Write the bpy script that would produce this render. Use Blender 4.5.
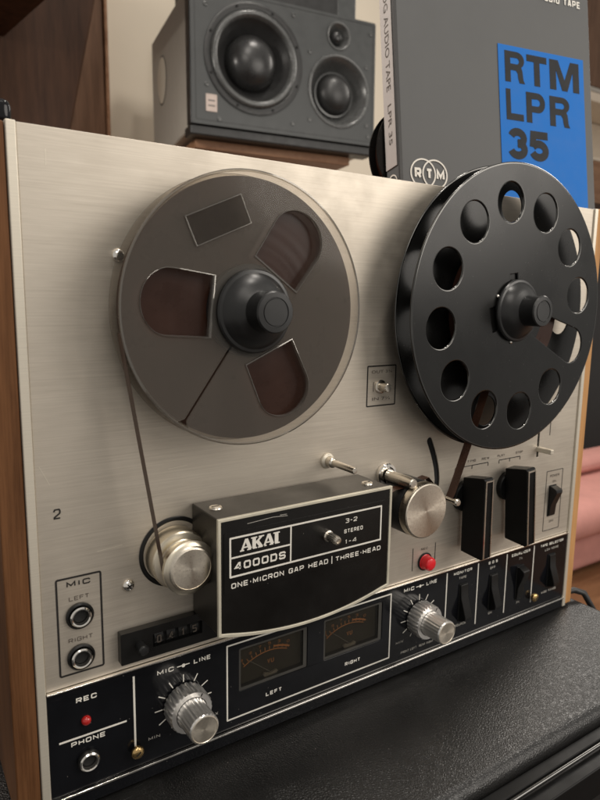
import bpy, bmesh, math, random
from math import sin, cos, pi, radians, atan2, hypot, sqrt
from mathutils import Matrix, Vector
random.seed(7)
S = bpy.context.scene
for o in list(bpy.data.objects): bpy.data.objects.remove(o)
COL = S.collection
EX = 0.12

# ------------------------------------------------------------------ camera
cam_d = bpy.data.cameras.new('camera'); cam = bpy.data.objects.new('camera', cam_d); COL.objects.link(cam)
R0 = Vector((0.83355081, -0.55225759, 0.01430425)); R1 = Vector((-0.07553072, -0.13957556, -0.98732658)); R2 = Vector((0.54725512, 0.82190646, -0.15805573))
CP = Vector((-0.04898084, -0.28889593, 0.24805179))
up, back = -R1, -R2
cam.matrix_world = Matrix(((R0.x, up.x, back.x, CP.x), (R0.y, up.y, back.y, CP.y), (R0.z, up.z, back.z, CP.z), (0, 0, 0, 1)))
cam_d.sensor_fit = 'VERTICAL'; cam_d.sensor_height = 36; cam_d.lens = 636.97 / 800 * 36
cam_d.clip_start = 0.01; cam_d.clip_end = 60
cam_d.dof.use_dof = True; cam_d.dof.focus_distance = 0.355; cam_d.dof.aperture_fstop = 15
S.camera = cam
# ------------------------------------------------------------------ world and lamps (indoor lamplight and added fills)
W = bpy.data.worlds.new('World'); S.world = W; W.use_nodes = True
bgn = W.node_tree.nodes['Background']; bgn.inputs[0].default_value = (1.0, 0.95, 0.88, 1); bgn.inputs[1].default_value = 0.41
S.view_settings.view_transform = 'Standard'; S.view_settings.look = 'None'; S.view_settings.gamma = 1; S.view_settings.use_curve_mapping = False
S.view_settings.exposure = EX
def area(name, loc, target, size, power, col=(1, .93, .845), shape='DISK'):
    l = bpy.data.lights.new(name, 'AREA'); l.shape = shape; l.size = size; l.energy = power; l.color = col
    o = bpy.data.objects.new(name, l); COL.objects.link(o); o.location = loc
    o.rotation_euler = (Vector(target) - Vector(loc)).to_track_quat('-Z', 'Y').to_euler()
    return o
area('key_lamp', (1.10, -1.05, 0.75), (.2, 0, .15), 0.95, 9.5)
area('downlight_or_fill', (-0.25, -1.30, 1.45), (.15, 0, .25), 0.80, 5.5)  # added soft fill near the camera to brighten the panel's upper left
area('downlight_or_fill', (0.34, -0.45, 1.70), (.25, -.1, 0), 0.11, 5.5)
area('downlight_or_fill', (1.75, 0.50, 1.05), (.25, -.1, 0), 0.55, 6.5)
area('downlight_or_fill', (-0.25, 0.55, 0.85), (.47, .95, .65), 0.30, 13.0)  # added fill standing in for wall bounce on speaker side and box spine
area('downlight_or_fill', (0.80, 0.10, 1.95), (.7, .9, .6), 0.14, 8.0)

# ------------------------------------------------------------------ materials
MATS = {}
def newmat(name):
    m = bpy.data.materials.new(name); m.use_nodes = True
    nt = m.node_tree; b = nt.nodes['Principled BSDF']; MATS[name] = m
    return m, nt, b
def N(nt, t, **kw):
    n = nt.nodes.new(t)
    for k, v in kw.items(): setattr(n, k, v)
    return n
def coords(nt, scale):
    tc = N(nt, 'ShaderNodeTexCoord'); mp = N(nt, 'ShaderNodeMapping'); mp.inputs['Scale'].default_value = scale
    nt.links.new(tc.outputs['Object'], mp.inputs['Vector']); return mp.outputs['Vector']
def noise(nt, vec, scale=1.0, detail=4, rough=.6):
    n = N(nt, 'ShaderNodeTexNoise'); n.inputs['Scale'].default_value = scale; n.inputs['Detail'].default_value = detail; n.inputs['Roughness'].default_value = rough
    nt.links.new(vec, n.inputs['Vector']); return n.outputs['Fac']
def ramp(nt, fac, stops):
    r = N(nt, 'ShaderNodeValToRGB'); e = r.color_ramp.elements
    while len(e) < len(stops): e.new(.5)
    for i, (p, c) in enumerate(stops): e[i].position = p; e[i].color = (*c, 1) if len(c) == 3 else c
    nt.links.new(fac, r.inputs[0]); return r.outputs[0]
def mrange(nt, fac, a, b):
    m = N(nt, 'ShaderNodeMapRange'); m.inputs[1].default_value = .25; m.inputs[2].default_value = .75; m.inputs[3].default_value = a; m.inputs[4].default_value = b
    nt.links.new(fac, m.inputs[0]); return m.outputs[0]
def bump(nt, b, h, strength, dist):
    n = N(nt, 'ShaderNodeBump'); n.inputs['Strength'].default_value = strength; n.inputs['Distance'].default_value = dist
    nt.links.new(h, n.inputs['Height']); nt.links.new(n.outputs[0], b.inputs['Normal'])
def pm(name, col, rough=.5, metal=0., var=.12, scale=60, bmp=0., bdist=.0002, bscale=800, rvar=.08, coat=0., stretch=(1, 1, 1), emit=None, spec=.5):
    m, nt, b = newmat(name)
    v = coords(nt, tuple(scale * s for s in stretch)); f = noise(nt, v, 1.0, 5)
    c0 = tuple(max(0, c * (1 - var)) for c in col); c1 = tuple(min(1, c * (1 + var)) for c in col)
    nt.links.new(ramp(nt, f, [(.3, c0), (.7, c1)]), b.inputs['Base Color'])
    nt.links.new(mrange(nt, f, max(.02, rough - rvar), rough + rvar), b.inputs['Roughness'])
    b.inputs['Metallic'].default_value = metal; b.inputs['Coat Weight'].default_value = coat; b.inputs['Coat Roughness'].default_value = .08
    b.inputs['Specular IOR Level'].default_value = spec
    if bmp: bump(nt, b, noise(nt, coords(nt, (bscale,) * 3), 1.0, 3), bmp, bdist)
    if emit: b.inputs['Emission Color'].default_value = (*emit[0], 1); b.inputs['Emission Strength'].default_value = emit[1]
    return m
def brushed(name, col, rough, streak=(10, 10, 1500), aniso=.6, metal=1.0, axis='Z', bmp=.08, var=.12):
    m, nt, b = newmat(name)
    f = noise(nt, coords(nt, streak), 1.0, 4, .7)
    g = noise(nt, coords(nt, (14, 14, 14)), 1.0, 4)
    mx = N(nt, 'ShaderNodeMath', operation='MULTIPLY_ADD'); mx.inputs[1].default_value = .3; nt.links.new(g, mx.inputs[0])
    nt.links.new(f, mx.inputs[2])
    c0 = tuple(c * (1 - var) for c in col); c1 = tuple(min(1, c * (1 + var)) for c in col)
    nt.links.new(ramp(nt, mx.outputs[0], [(.4, c0), (.95, c1)]), b.inputs['Base Color'])
    nt.links.new(mrange(nt, mx.outputs[0], rough - .05, rough + .07), b.inputs['Roughness'])
    b.inputs['Metallic'].default_value = metal; b.inputs['Anisotropic'].default_value = aniso
    t = N(nt, 'ShaderNodeTangent', direction_type='RADIAL', axis=axis); nt.links.new(t.outputs[0], b.inputs['Tangent'])
    bump(nt, b, f, bmp, .0002)
    return m
def wood(name, dark, light, grain=(3, 3, .5), scale=22, rough=.48, coat=.05):
    m, nt, b = newmat(name)
    v = coords(nt, tuple(scale * g for g in grain)); f = noise(nt, v, 1.0, 6, .65)
    fine = noise(nt, coords(nt, tuple(scale * 14 * g * (1 if i < 2 else .25) for i, g in enumerate(grain))), 1.0, 3)
    mx = N(nt, 'ShaderNodeMath', operation='MULTIPLY_ADD'); mx.inputs[1].default_value = .35; nt.links.new(fine, mx.inputs[0]); nt.links.new(f, mx.inputs[2])
    mid = tuple((a + c) / 2 for a, c in zip(dark, light))
    nt.links.new(ramp(nt, mx.outputs[0], [(.42, dark), (.62, mid), (.85, light)]), b.inputs['Base Color'])
    b.inputs['Roughness'].default_value = rough; b.inputs['Coat Weight'].default_value = coat; b.inputs['Coat Roughness'].default_value = .25; b.inputs['Specular IOR Level'].default_value = .12
    bump(nt, b, mx.outputs[0], .15, .0006)
    return m
m, nt, b = newmat('aluminium')
f = noise(nt, coords(nt, (9, 9, 1600)), 1.0, 4, .7); f2 = noise(nt, coords(nt, (60, 60, 700)), 1.0, 3, .6); g = noise(nt, coords(nt, (22, 22, 26)), 1.0, 6, .65)
mx = N(nt, 'ShaderNodeMath', operation='MULTIPLY_ADD'); mx.inputs[1].default_value = .5; nt.links.new(f2, mx.inputs[0]); nt.links.new(f, mx.inputs[2])
nt.links.new(ramp(nt, mx.outputs[0], [(.48, (.535, .480, .405)), (1.02, (.675, .615, .53))]), b.inputs['Base Color'])
ro = N(nt, 'ShaderNodeMath', operation='MULTIPLY_ADD'); ro.inputs[1].default_value = .10; ro.inputs[2].default_value = .42; nt.links.new(mx.outputs[0], ro.inputs[0])
sm = N(nt, 'ShaderNodeMath', operation='MULTIPLY_ADD'); sm.inputs[1].default_value = .15; nt.links.new(ramp(nt, g, [(.45, (0, 0, 0)), (.72, (1, 1, 1))]), sm.inputs[0]); nt.links.new(ro.outputs[0], sm.inputs[2])
nt.links.new(sm.outputs[0], b.inputs['Roughness']); b.inputs['Metallic'].default_value = .80; b.inputs['Anisotropic'].default_value = .25
t = N(nt, 'ShaderNodeTangent', direction_type='RADIAL', axis='Z'); nt.links.new(t.outputs[0], b.inputs['Tangent']); bump(nt, b, mx.outputs[0], .085, .0002)
brushed('trim_metal', (.76, .70, .59), .40, bmp=.03, metal=.55)
brushed('spun', (.80, .73, .62), .27, streak=(900, 60, 900), aniso=.75, axis='Y', bmp=.04)
brushed('gold_metal', (.84, .77, .63), .28, streak=(60, 900, 60), aniso=.5, axis='Y', bmp=.03)
pm('chrome', (.86, .83, .78), .12, 1.0, .04, rvar=.05)
pm('satin_steel', (.70, .65, .57), .28, 1.0, .06)
pm('knob_metal', (.88, .86, .83), .32, .92, .03, rvar=.04)
pm('brass', (.66, .45, .20), .26, 1.0, .1)
wood('walnut_side', (.055, .022, .009), (.19, .085, .036), (4, 1.2, .35), 24)
wood('walnut_lit', (.36, .17, .06), (.60, .33, .14), (4, 1.2, .35), 24)  # right side panel: same wood, bright orange lighting painted into the colour
wood('dark_walnut', (.024, .011, .006), (.070, .033, .018), (4, 4, .4), 14)
wood('mid_walnut', (.075, .038, .022), (.19, .105, .063), (4, 4, .35), 12)
wood('shelf_wood', (.18, .085, .045), (.34, .19, .11), (.5, 4, 4), 14)
wood('floor_wood', (.13, .060, .028), (.25, .125, .062), (.6, 4, 4), 6)
pm('black_gloss', (.0058, .0062, .0078), .13, 0, .3, rvar=.04, scale=30, spec=.3)
pm('black_matte', (.006, .006, .006), .42, 0, .25, bmp=.1, bdist=.0001, spec=.15)
pm('black_plastic', (.008, .0078, .0075), .32, 0, .25, bmp=.05, bdist=.0001, spec=.35)
pm('void', (.004, .004, .004), .8, 0, .2)
pm('rubber', (.018, .018, .018), .42, 0, .2, bmp=.1, bdist=.0001)
pm('cap_rubber', (.013, .0132, .0135), .34, 0, .25, bmp=.06, bdist=.0001)
pm('cover_shell', (.032, .029, .025), .38, .35, .2, bmp=.1, bdist=.0001, scale=40)
pm('cover_face', (.007, .0065, .006), .26, 0, .4, scale=25, rvar=.08, bmp=.06, bdist=.0001, spec=.35)
pm('cover_trim', (.62, .58, .47), .42, .3, .15)
pm('white_print', (.78, .75, .68), .55, 0, .05)
pm('grey_print', (.42, .40, .36), .55, 0, .08)
pm('dark_print', (.012, .010, .009), .55, 0, .1)
pm('faint_print', (.085, .068, .055), .55, 0, .15)
pm('orange_print', (.60, .26, .11), .5, 0, .1, emit=((.8, .34, .12), .24))
pm('meter_face', (.055, .050, .040), .5, 0, .2, emit=((.5, .40, .25), .035))
pm('meter_rim', (.055, .052, .046), .35, 0, .2)
pm('red_button', (.74, .012, .022), .32, 0, .06, coat=.3)
pm('red_lamp', (.42, .012, .010), .18, 0, .1, coat=.6)
pm('edge_polish', (.10, .099, .096), .16, 1.0, .10, rvar=.06)
pm('reel_black', (.007, .007, .0068), .27, .0, .25, rvar=.05, scale=20, spec=.32)
pm('tape_pack', (.034, .0145, .0095), .30, 0, .15, spec=.2)
pm('tape', (.060, .027, .017), .3, 0, .15, spec=.35)
pm('leather_edge', (.014, .0135, .013), .4, 0, .2)
pm('speaker_side', (.42, .385, .335), .55, 0, .06, bmp=.1, bdist=.0003)
pm('speaker_front', (.040, .043, .043), .45, 0, .08, bmp=.1, bdist=.0003)
pm('speaker_dark', (.010, .010, .010), .42, 0, .15)
pm('speaker_rim', (.085, .087, .086), .28, .2, .1)
pm('speaker_cone', (.022, .022, .022), .38, 0, .15)
pm('dust_cap', (.020, .020, .020), .30, 0, .1)
pm('badge_metal', (.40, .33, .295), .4, .4, .1)
pm('wall_paint', (.66, .59, .48), .85, 0, .03, bmp=.06, bdist=.0008, bscale=220, scale=5)
pm('box_card', (.108, .110, .110), .6, 0, .07, scale=25, spec=.3, bmp=.12, bdist=.0002, bscale=500)
pm('box_dark', (.030, .029, .028), .55, 0, .1)
pm('box_blue', (.010, .150, .52), .6, 0, .03, spec=.2)
pm('box_letter', (.020, .021, .023), .6, 0, .06, spec=.2)
pm('box_label', (.46, .425, .405), .6, 0, .04)
pm('pink_fabric', (.56, .265, .23), .9, 0, .08, scale=20, bmp=.3, bdist=.002, bscale=300)
pm('charcoal', (.028, .026, .026), .6, 0, .1, scale=8)
pm('cable_black', (.016, .016, .016), .45, 0, .1)
pm('brown_carpet', (.050, .040, .036), .9, 0, .2, scale=30, bmp=.3, bdist=.003, bscale=250)
pm('pale_plaster', (.70, .60, .48), .8, 0, .05)

def dusty(name, amount, size, col=(.30, .28, .25)):
    nt = MATS[name].node_tree; b = nt.nodes['Principled BSDF']; src = b.inputs['Base Color'].links[0].from_socket
    tc = N(nt, 'ShaderNodeTexCoord'); v = N(nt, 'ShaderNodeTexVoronoi'); v.inputs['Scale'].default_value = size; nt.links.new(tc.outputs['Object'], v.inputs['Vector'])
    lt = N(nt, 'ShaderNodeMath', operation='LESS_THAN'); lt.inputs[1].default_value = .09; nt.links.new(v.outputs['Distance'], lt.inputs[0])
    sep = N(nt, 'ShaderNodeSeparateColor'); nt.links.new(v.outputs['Color'], sep.inputs[0]); gt = N(nt, 'ShaderNodeMath', operation='GREATER_THAN'); gt.inputs[1].default_value = 1 - amount; nt.links.new(sep.outputs[0], gt.inputs[0])
    mu = N(nt, 'ShaderNodeMath', operation='MULTIPLY'); nt.links.new(lt.outputs[0], mu.inputs[0]); nt.links.new(gt.outputs[0], mu.inputs[1])
    mix = N(nt, 'ShaderNodeMix', data_type='RGBA'); nt.links.new(mu.outputs[0], mix.inputs[0]); nt.links.new(src, mix.inputs[6]); mix.inputs[7].default_value = (*col, 1); nt.links.new(mix.outputs[2], b.inputs['Base Color'])
m, nt, b = newmat('leather')
tc = N(nt, 'ShaderNodeTexCoord')
vo = N(nt, 'ShaderNodeTexVoronoi', feature='DISTANCE_TO_EDGE'); vo.inputs['Scale'].default_value = 680
nz = N(nt, 'ShaderNodeTexNoise'); nz.inputs['Scale'].default_value = 260; nz.inputs['Detail'].default_value = 3
ad = N(nt, 'ShaderNodeVectorMath', operation='MULTIPLY_ADD'); ad.inputs[1].default_value = (.0013,) * 3
nt.links.new(tc.outputs['Object'], nz.inputs['Vector']); nt.links.new(nz.outputs['Color'], ad.inputs[0]); nt.links.new(tc.outputs['Object'], ad.inputs[2]); nt.links.new(ad.outputs[0], vo.inputs['Vector'])
sq = N(nt, 'ShaderNodeMapRange'); sq.inputs[1].default_value = 0; sq.inputs[2].default_value = .35; nt.links.new(vo.outputs['Distance'], sq.inputs[0])
big = noise(nt, coords(nt, (18, 18, 18)), 1.0, 4)
nt.links.new(ramp(nt, big, [(.3, (.006, .006, .006)), (.72, (.012, .0115, .011))]), b.inputs['Base Color'])
nt.links.new(mrange(nt, big, .28, .40), b.inputs['Roughness'])
bump(nt, b, sq.outputs[0], .28, .00045)

dusty('leather', .035, 260, (.14, .13, .12)); dusty('reel_black', .12, 420, (.12, .115, .11)); dusty('black_gloss', .10, 420, (.14, .13, .12)); dusty('cover_face', .10, 380, (.12, .11, .10))
def glassy(name, tint, haze_col, haze, rough):
    m, nt, b = newmat(name)
    tr = N(nt, 'ShaderNodeBsdfTransparent'); tr.inputs[0].default_value = (*tint, 1)
    f = noise(nt, coords(nt, (70, 70, 70)), 1.0, 5)
    nt.links.new(mrange(nt, f, max(.02, rough - .04), rough + .05), b.inputs['Roughness'])
    b.inputs['Base Color'].default_value = (*haze_col, 1)
    lw = N(nt, 'ShaderNodeLayerWeight'); lw.inputs[0].default_value = .35
    mr = N(nt, 'ShaderNodeMapRange'); mr.inputs[3].default_value = haze; mr.inputs[4].default_value = min(1, haze + .55); nt.links.new(lw.outputs['Fresnel'], mr.inputs[0])
    mix = N(nt, 'ShaderNodeMixShader'); nt.links.new(mr.outputs[0], mix.inputs[0]); nt.links.new(tr.outputs[0], mix.inputs[1]); nt.links.new(b.outputs[0], mix.inputs[2])
    nt.links.new(mix.outputs[0], nt.nodes['Material Output'].inputs['Surface'])
    return m
glassy('clear_plastic', (.94, .915, .88), (.26, .238, .212), .15, .11)
glassy('clear_edge', (.92, .90, .87), (.20, .19, .18), .30, .04)
glassy('clear_polish', (.90, .88, .85), (.40, .385, .36), .34, .07); MATS['clear_polish'].node_tree.nodes['Principled BSDF'].inputs['Metallic'].default_value = .75
glassy('smoke_plastic', (.86, .84, .81), (.14, .13, .125), .08, .10)
glassy('meter_glass', (.92, .90, .86), (.02, .02, .02), .09, .04)

# ------------------------------------------------------------------ mesh helpers
def link_obj(name, me, mat, parent=None, smooth=None, bevel=0, bseg=2):
    o = bpy.data.objects.new(name, me); COL.objects.link(o)
    if mat: me.materials.append(MATS[mat])
    if parent is not None:
        o.parent = parent
        if parent.type == 'EMPTY' and parent.get('_w') is not None: o.matrix_parent_inverse = Matrix.Translation(-Vector(parent.location))
    if smooth is not None:
        for p in me.polygons: p.use_smooth = True
        me.set_sharp_from_angle(angle=radians(smooth))
    if bevel:
        md = o.modifiers.new('bevel', 'BEVEL'); md.width = bevel; md.segments = bseg; md.limit_method = 'ANGLE'; md.angle_limit = radians(35)
        for p in me.polygons: p.use_smooth = True
        me.set_sharp_from_angle(angle=radians(30)); md.harden_normals = True
    return o
def fin(bm, name, mat, parent=None, smooth=None, bevel=0, bseg=2):
    bmesh.ops.recalc_face_normals(bm, faces=bm.faces)
    me = bpy.data.meshes.new(name); bm.to_mesh(me); bm.free()
    return link_obj(name, me, mat, parent, smooth, bevel, bseg)
def thing(name, label, cat, loc=(0, 0, 0), group=None, world=True, matrix=None):
    o = bpy.data.objects.new(name, None); COL.objects.link(o); o.empty_display_size = .01
    if matrix is not None: o.matrix_world = matrix
    else: o.location = loc
    if world and matrix is None: o['_w'] = 1
    tag(o, label, cat, group); return o
def tag(o, label, cat, group=None):
    o['label'] = label; o['category'] = cat
    if group: o['group'] = group
    return o
def struct(o): o['kind'] = 'structure'; return o
def bm_box(bm, x0, x1, y0, y1, z0, z1):
    vs = [bm.verts.new((x, y, z)) for x in (x0, x1) for y in (y0, y1) for z in (z0, z1)]
    for f in ((0, 1, 3, 2), (4, 6, 7, 5), (0, 4, 5, 1), (2, 3, 7, 6), (0, 2, 6, 4), (1, 5, 7, 3)): bm.faces.new([vs[i] for i in f])
def box(name, x0, x1, y0, y1, z0, z1, mat, parent=None, bevel=.0006, bseg=2):
    bm = bmesh.new(); bm_box(bm, x0, x1, y0, y1, z0, z1); return fin(bm, name, mat, parent, bevel=bevel, bseg=bseg)
def bm_lathe(bm, prof, cx, cz, n=64, mod=None):
    rings = []
    for k, (r, d) in enumerate(prof):
        if r <= 1e-7: rings.append([bm.verts.new((cx, -d, cz))])
        else:
            ring = []
            for i in range(n):
                t = 2 * pi * i / n; rr = r + (mod(k, i, t) if mod else 0); ring.append(bm.verts.new((cx + rr * cos(t), -d, cz + rr * sin(t))))
            rings.append(ring)
    for a, c in zip(rings[:-1], rings[1:]):
        for i in range(n):
            j = (i + 1) % n
            if len(a) == 1 and len(c) == 1: continue
            if len(a) == 1: bm.faces.new((a[0], c[i], c[j]))
            elif len(c) == 1: bm.faces.new((a[i], a[j], c[0]))
            else: bm.faces.new((a[i], a[j], c[j], c[i]))
def lathe(name, prof, cx, cz, mat, parent=None, n=64, mod=None, smooth=32):
    bm = bmesh.new(); bm_lathe(bm, prof, cx, cz, n, mod); return fin(bm, name, mat, parent, smooth=smooth)
def bm_plate(bm, outer, holes, d0, d1):
    tmp = bmesh.new(); es = []
    for loop in [outer] + list(holes):
        vs = [tmp.verts.new((x, -d1, z)) for x, z in loop]
        es += [tmp.edges.new((vs[i], vs[(i + 1) % len(vs)])) for i in range(len(vs))]
    bmesh.ops.triangle_fill(tmp, use_beauty=True, edges=es)
    tmp.verts.index_update(); faces = [[v.index for v in f.verts] for f in tmp.faces]; co = [v.co.copy() for v in tmp.verts]
    bnd = [(e.verts[0].index, e.verts[1].index) for e in tmp.edges if len(e.link_faces) == 1]; tmp.free()
    A = [bm.verts.new(c) for c in co]; B = [bm.verts.new((c.x, -d0, c.z)) for c in co]
    for f in faces: bm.faces.new([A[i] for i in f]); bm.faces.new([B[i] for i in reversed(f)])
    for i, j in bnd: bm.faces.new((A[i], A[j], B[j], B[i]))
def plate(name, outer, holes, d0, d1, mat, parent=None, bevel=0, bseg=2):
    bm = bmesh.new(); bm_plate(bm, outer, holes, d0, d1); return fin(bm, name, mat, parent, bevel=bevel, bseg=bseg)
def circ(cx, cz, r, n=48, a0=0): return [(cx + r * cos(a0 + 2 * pi * i / n), cz + r * sin(a0 + 2 * pi * i / n)) for i in range(n)]
def rrect(x0, x1, z0, z1, r=.001, n=5):
    out = []
    for cx, cz, a in ((x1 - r, z1 - r, 0), (x0 + r, z1 - r, pi / 2), (x0 + r, z0 + r, pi), (x1 - r, z0 + r, 3 * pi / 2)):
        out += [(cx + r * cos(a + pi / 2 * i / n), cz + r * sin(a + pi / 2 * i / n)) for i in range(n + 1)]
    return out
PR = .00012   # thickness of print
def frame(name, x0, x1, z0, z1, t, d, mat, parent, r=.0015): return plate(name, rrect(x0, x1, z0, z1, r), [rrect(x0 + t, x1 - t, z0 + t, z1 - t, max(.0003, r - t))], d, d + PR, mat, parent)
def bar(name, x0, z0, x1, z1, w, d, mat, parent, th=PR):
    L = hypot(x1 - x0, z1 - z0); nx, nz = -(z1 - z0) / L * w / 2, (x1 - x0) / L * w / 2
    return plate(name, [(x0 + nx, z0 + nz), (x0 - nx, z0 - nz), (x1 - nx, z1 - nz), (x1 + nx, z1 + nz)], [], d, d + th, mat, parent)
def text_mesh(s, bold=0.0):
    cu = bpy.data.curves.new('lettering', 'FONT'); cu.body = s; cu.size = 1; cu.offset = bold; cu.fill_mode = 'FRONT'; cu.resolution_u = 3
    o = bpy.data.objects.new('lettering', cu); COL.objects.link(o)
    dg = bpy.context.evaluated_depsgraph_get(); me = bpy.data.meshes.new_from_object(o.evaluated_get(dg))
    bpy.data.objects.remove(o); bpy.data.curves.remove(cu); return me
GL = {'A': [[(0, 0), (.36, 1), (.64, 1), (1, 0)], [(.14, .30), (.86, .30)]], 'B': [[(0, 0), (0, 1), (.8, 1), (.93, .87), (.93, .65), (.8, .52), (0, .52)], [(.8, .52), (1, .38), (1, .14), (.86, 0), (0, 0)]],
 'C': [[(1, .70), (1, .85), (.85, 1), (.15, 1), (0, .85), (0, .15), (.15, 0), (.85, 0), (1, .15), (1, .30)]], 'D': [[(0, 0), (0, 1), (.82, 1), (1, .82), (1, .18), (.82, 0), (0, 0)]],
 'E': [[(1, 1), (0, 1), (0, 0), (1, 0)], [(0, .5), (.9, .5)]], 'F': [[(1, 1), (0, 1), (0, 0)], [(0, .48), (.86, .48)]],
 'G': [[(1, .74), (1, .85), (.85, 1), (.15, 1), (0, .85), (0, .15), (.15, 0), (.85, 0), (1, .15), (1, .47), (.52, .47)]], 'H': [[(0, 0), (0, 1)], [(1, 0), (1, 1)], [(0, .5), (1, .5)]],
 'I': [[(.5, 0), (.5, 1)]], 'K': [[(0, 0), (0, 1)], [(.98, 1), (.1, .5), (1, 0)]], 'L': [[(0, 1), (0, 0), (1, 0)]], 'M': [[(0, 0), (0, 1), (.5, .2), (1, 1), (1, 0)]], 'N': [[(0, 0), (0, 1), (1, 0), (1, 1)]],
 'O': [[(.15, 0), (0, .15), (0, .85), (.15, 1), (.85, 1), (1, .85), (1, .15), (.85, 0), (.15, 0)]], 'P': [[(0, 0), (0, 1), (.86, 1), (1, .86), (1, .56), (.86, .42), (0, .42)]],
 'Q': [[(.15, 0), (0, .15), (0, .85), (.15, 1), (.85, 1), (1, .85), (1, .15), (.85, 0), (.15, 0)], [(.6, .3), (1, -.05)]],
 'R': [[(0, 0), (0, 1), (.86, 1), (1, .86), (1, .58), (.86, .44), (0, .44)], [(.55, .44), (1, 0)]], 'S': [[(1, .74), (1, .86), (.86, 1), (.14, 1), (0, .86), (0, .64), (.14, .51), (.86, .49), (1, .36), (1, .14), (.86, 0), (.14, 0), (0, .14), (0, .26)]],
 'T': [[(0, 1), (1, 1)], [(.5, 1), (.5, 0)]], 'U': [[(0, 1), (0, .15), (.15, 0), (.85, 0), (1, .15), (1, 1)]], 'V': [[(0, 1), (.5, 0), (1, 1)]], 'W': [[(0, 1), (.25, 0), (.5, .8), (.75, 0), (1, 1)]],
 'X': [[(0, 0), (1, 1)], [(0, 1), (1, 0)]], 'Y': [[(0, 1), (.5, .45), (1, 1)], [(.5, .45), (.5, 0)]], 'Z': [[(0, 1), (1, 1), (0, 0), (1, 0)]],
 '0': [[(.15, 0), (0, .15), (0, .85), (.15, 1), (.85, 1), (1, .85), (1, .15), (.85, 0), (.15, 0)]], '1': [[(.2, .8), (.55, 1), (.55, 0)]], '2': [[(0, .75), (0, .86), (.14, 1), (.86, 1), (1, .86), (1, .62), (.86, .5), (0, .12), (0, 0), (1, 0)]],
 '3': [[(0, 1), (.86, 1), (1, .86), (1, .65), (.86, .52), (.3, .52)], [(.86, .52), (1, .38), (1, .14), (.86, 0), (0, 0)]], '4': [[(.8, 0), (.8, 1), (.62, 1), (0, .3), (1, .3)]], '5': [[(1, 1), (0, 1), (0, .56), (.86, .56), (1, .43), (1, .14), (.86, 0), (0, 0)]],
 '7': [[(0, 1), (1, 1), (.35, 0)]], '–': [[(0, .5), (1, .5)]], '-': [[(0, .5), (1, .5)]], '.': [[(.42, .06), (.58, .06)]], '•': [[(.2, .5), (.8, .5)]], ' ': []}
GW = {'I': .35, '1': .6, '.': .3, '•': .45, ' ': .55, 'M': 1.15, 'W': 1.2, '–': .6, '-': .6}
def strip(bm, pts, w, y):
    P = pts; n = len(P); closed = n > 3 and hypot(P[0][0] - P[-1][0], P[0][1] - P[-1][1]) < 1e-9; A, B = [], []
    for i in range(n):
        a = P[i - 1] if i else (P[-2] if closed else None); c = P[i + 1] if i < n - 1 else (P[1] if closed else None)
        d1 = None if a is None else ((P[i][0] - a[0]), (P[i][1] - a[1])); d2 = None if c is None else ((c[0] - P[i][0]), (c[1] - P[i][1]))
        if d1: l = hypot(*d1); d1 = (d1[0] / l, d1[1] / l)
        if d2: l = hypot(*d2); d2 = (d2[0] / l, d2[1] / l)
        d1 = d1 or d2; d2 = d2 or d1
        n1, n2 = (-d1[1], d1[0]), (-d2[1], d2[0]); mx_, mz_ = n1[0] + n2[0], n1[1] + n2[1]; l = hypot(mx_, mz_) or 1; mx_, mz_ = mx_ / l, mz_ / l
        k = w / 2 / max(.5, mx_ * n1[0] + mz_ * n1[1]); A.append((P[i][0] + mx_ * k, P[i][1] + mz_ * k)); B.append((P[i][0] - mx_ * k, P[i][1] - mz_ * k))
    VA = [bm.verts.new((x, y, z)) for x, z in A]; VB = [bm.verts.new((x, y, z)) for x, z in B]
    for i in range(n - 1): bm.faces.new((VA[i], VB[i], VB[i + 1], VA[i + 1]))
def stroke_text(s, cx, cz, h, w, d, mat, parent, weight, name):
    gap = .28; tot = sum(GW.get(c, 1) for c in s) + gap * (len(s) - 1); u = w / tot; wt = min(weight * h, u * .42); bm = bmesh.new(); x = cx - w / 2; lv = 0
    for c in s:
        gw = GW.get(c, 1) * u
        for pl in GL[c]:
            q = [(x + wt / 2 + px_ * (gw - wt), cz - h / 2 + wt / 2 + pz_ * (h - wt)) for px_, pz_ in pl]
            strip(bm, q, wt if c != '•' else h * .3, -d - PR - .000008 * (lv % 4)); lv += 1
        x += gw + gap * u
    me = bpy.data.meshes.new(name); bmesh.ops.recalc_face_normals(bm, faces=bm.faces); bm.to_mesh(me); bm.free()
    return link_obj(name, me, mat, parent)
def text(s, cx, cz, h, w, d, mat, parent, bold=.02, th=PR, name='lettering', rot=0):
    if all(c in GL for c in s): return stroke_text(s, cx, cz, h, w, d, mat, parent, .15 + bold * 2.2, name)
    me = text_mesh(s, 0); xs = [v.co.x for v in me.vertices]; ys = [v.co.y for v in me.vertices]
    x0, x1, y0, y1 = min(xs), max(xs), min(ys), max(ys); sx = w / (x1 - x0); sy = h / (y1 - y0)
    for v in me.vertices: v.co = Vector((cx + (v.co.x - (x0 + x1) / 2) * sx, -d - th, cz + (v.co.y - (y0 + y1) / 2) * sy))
    return link_obj(name, me, mat, parent)
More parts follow.
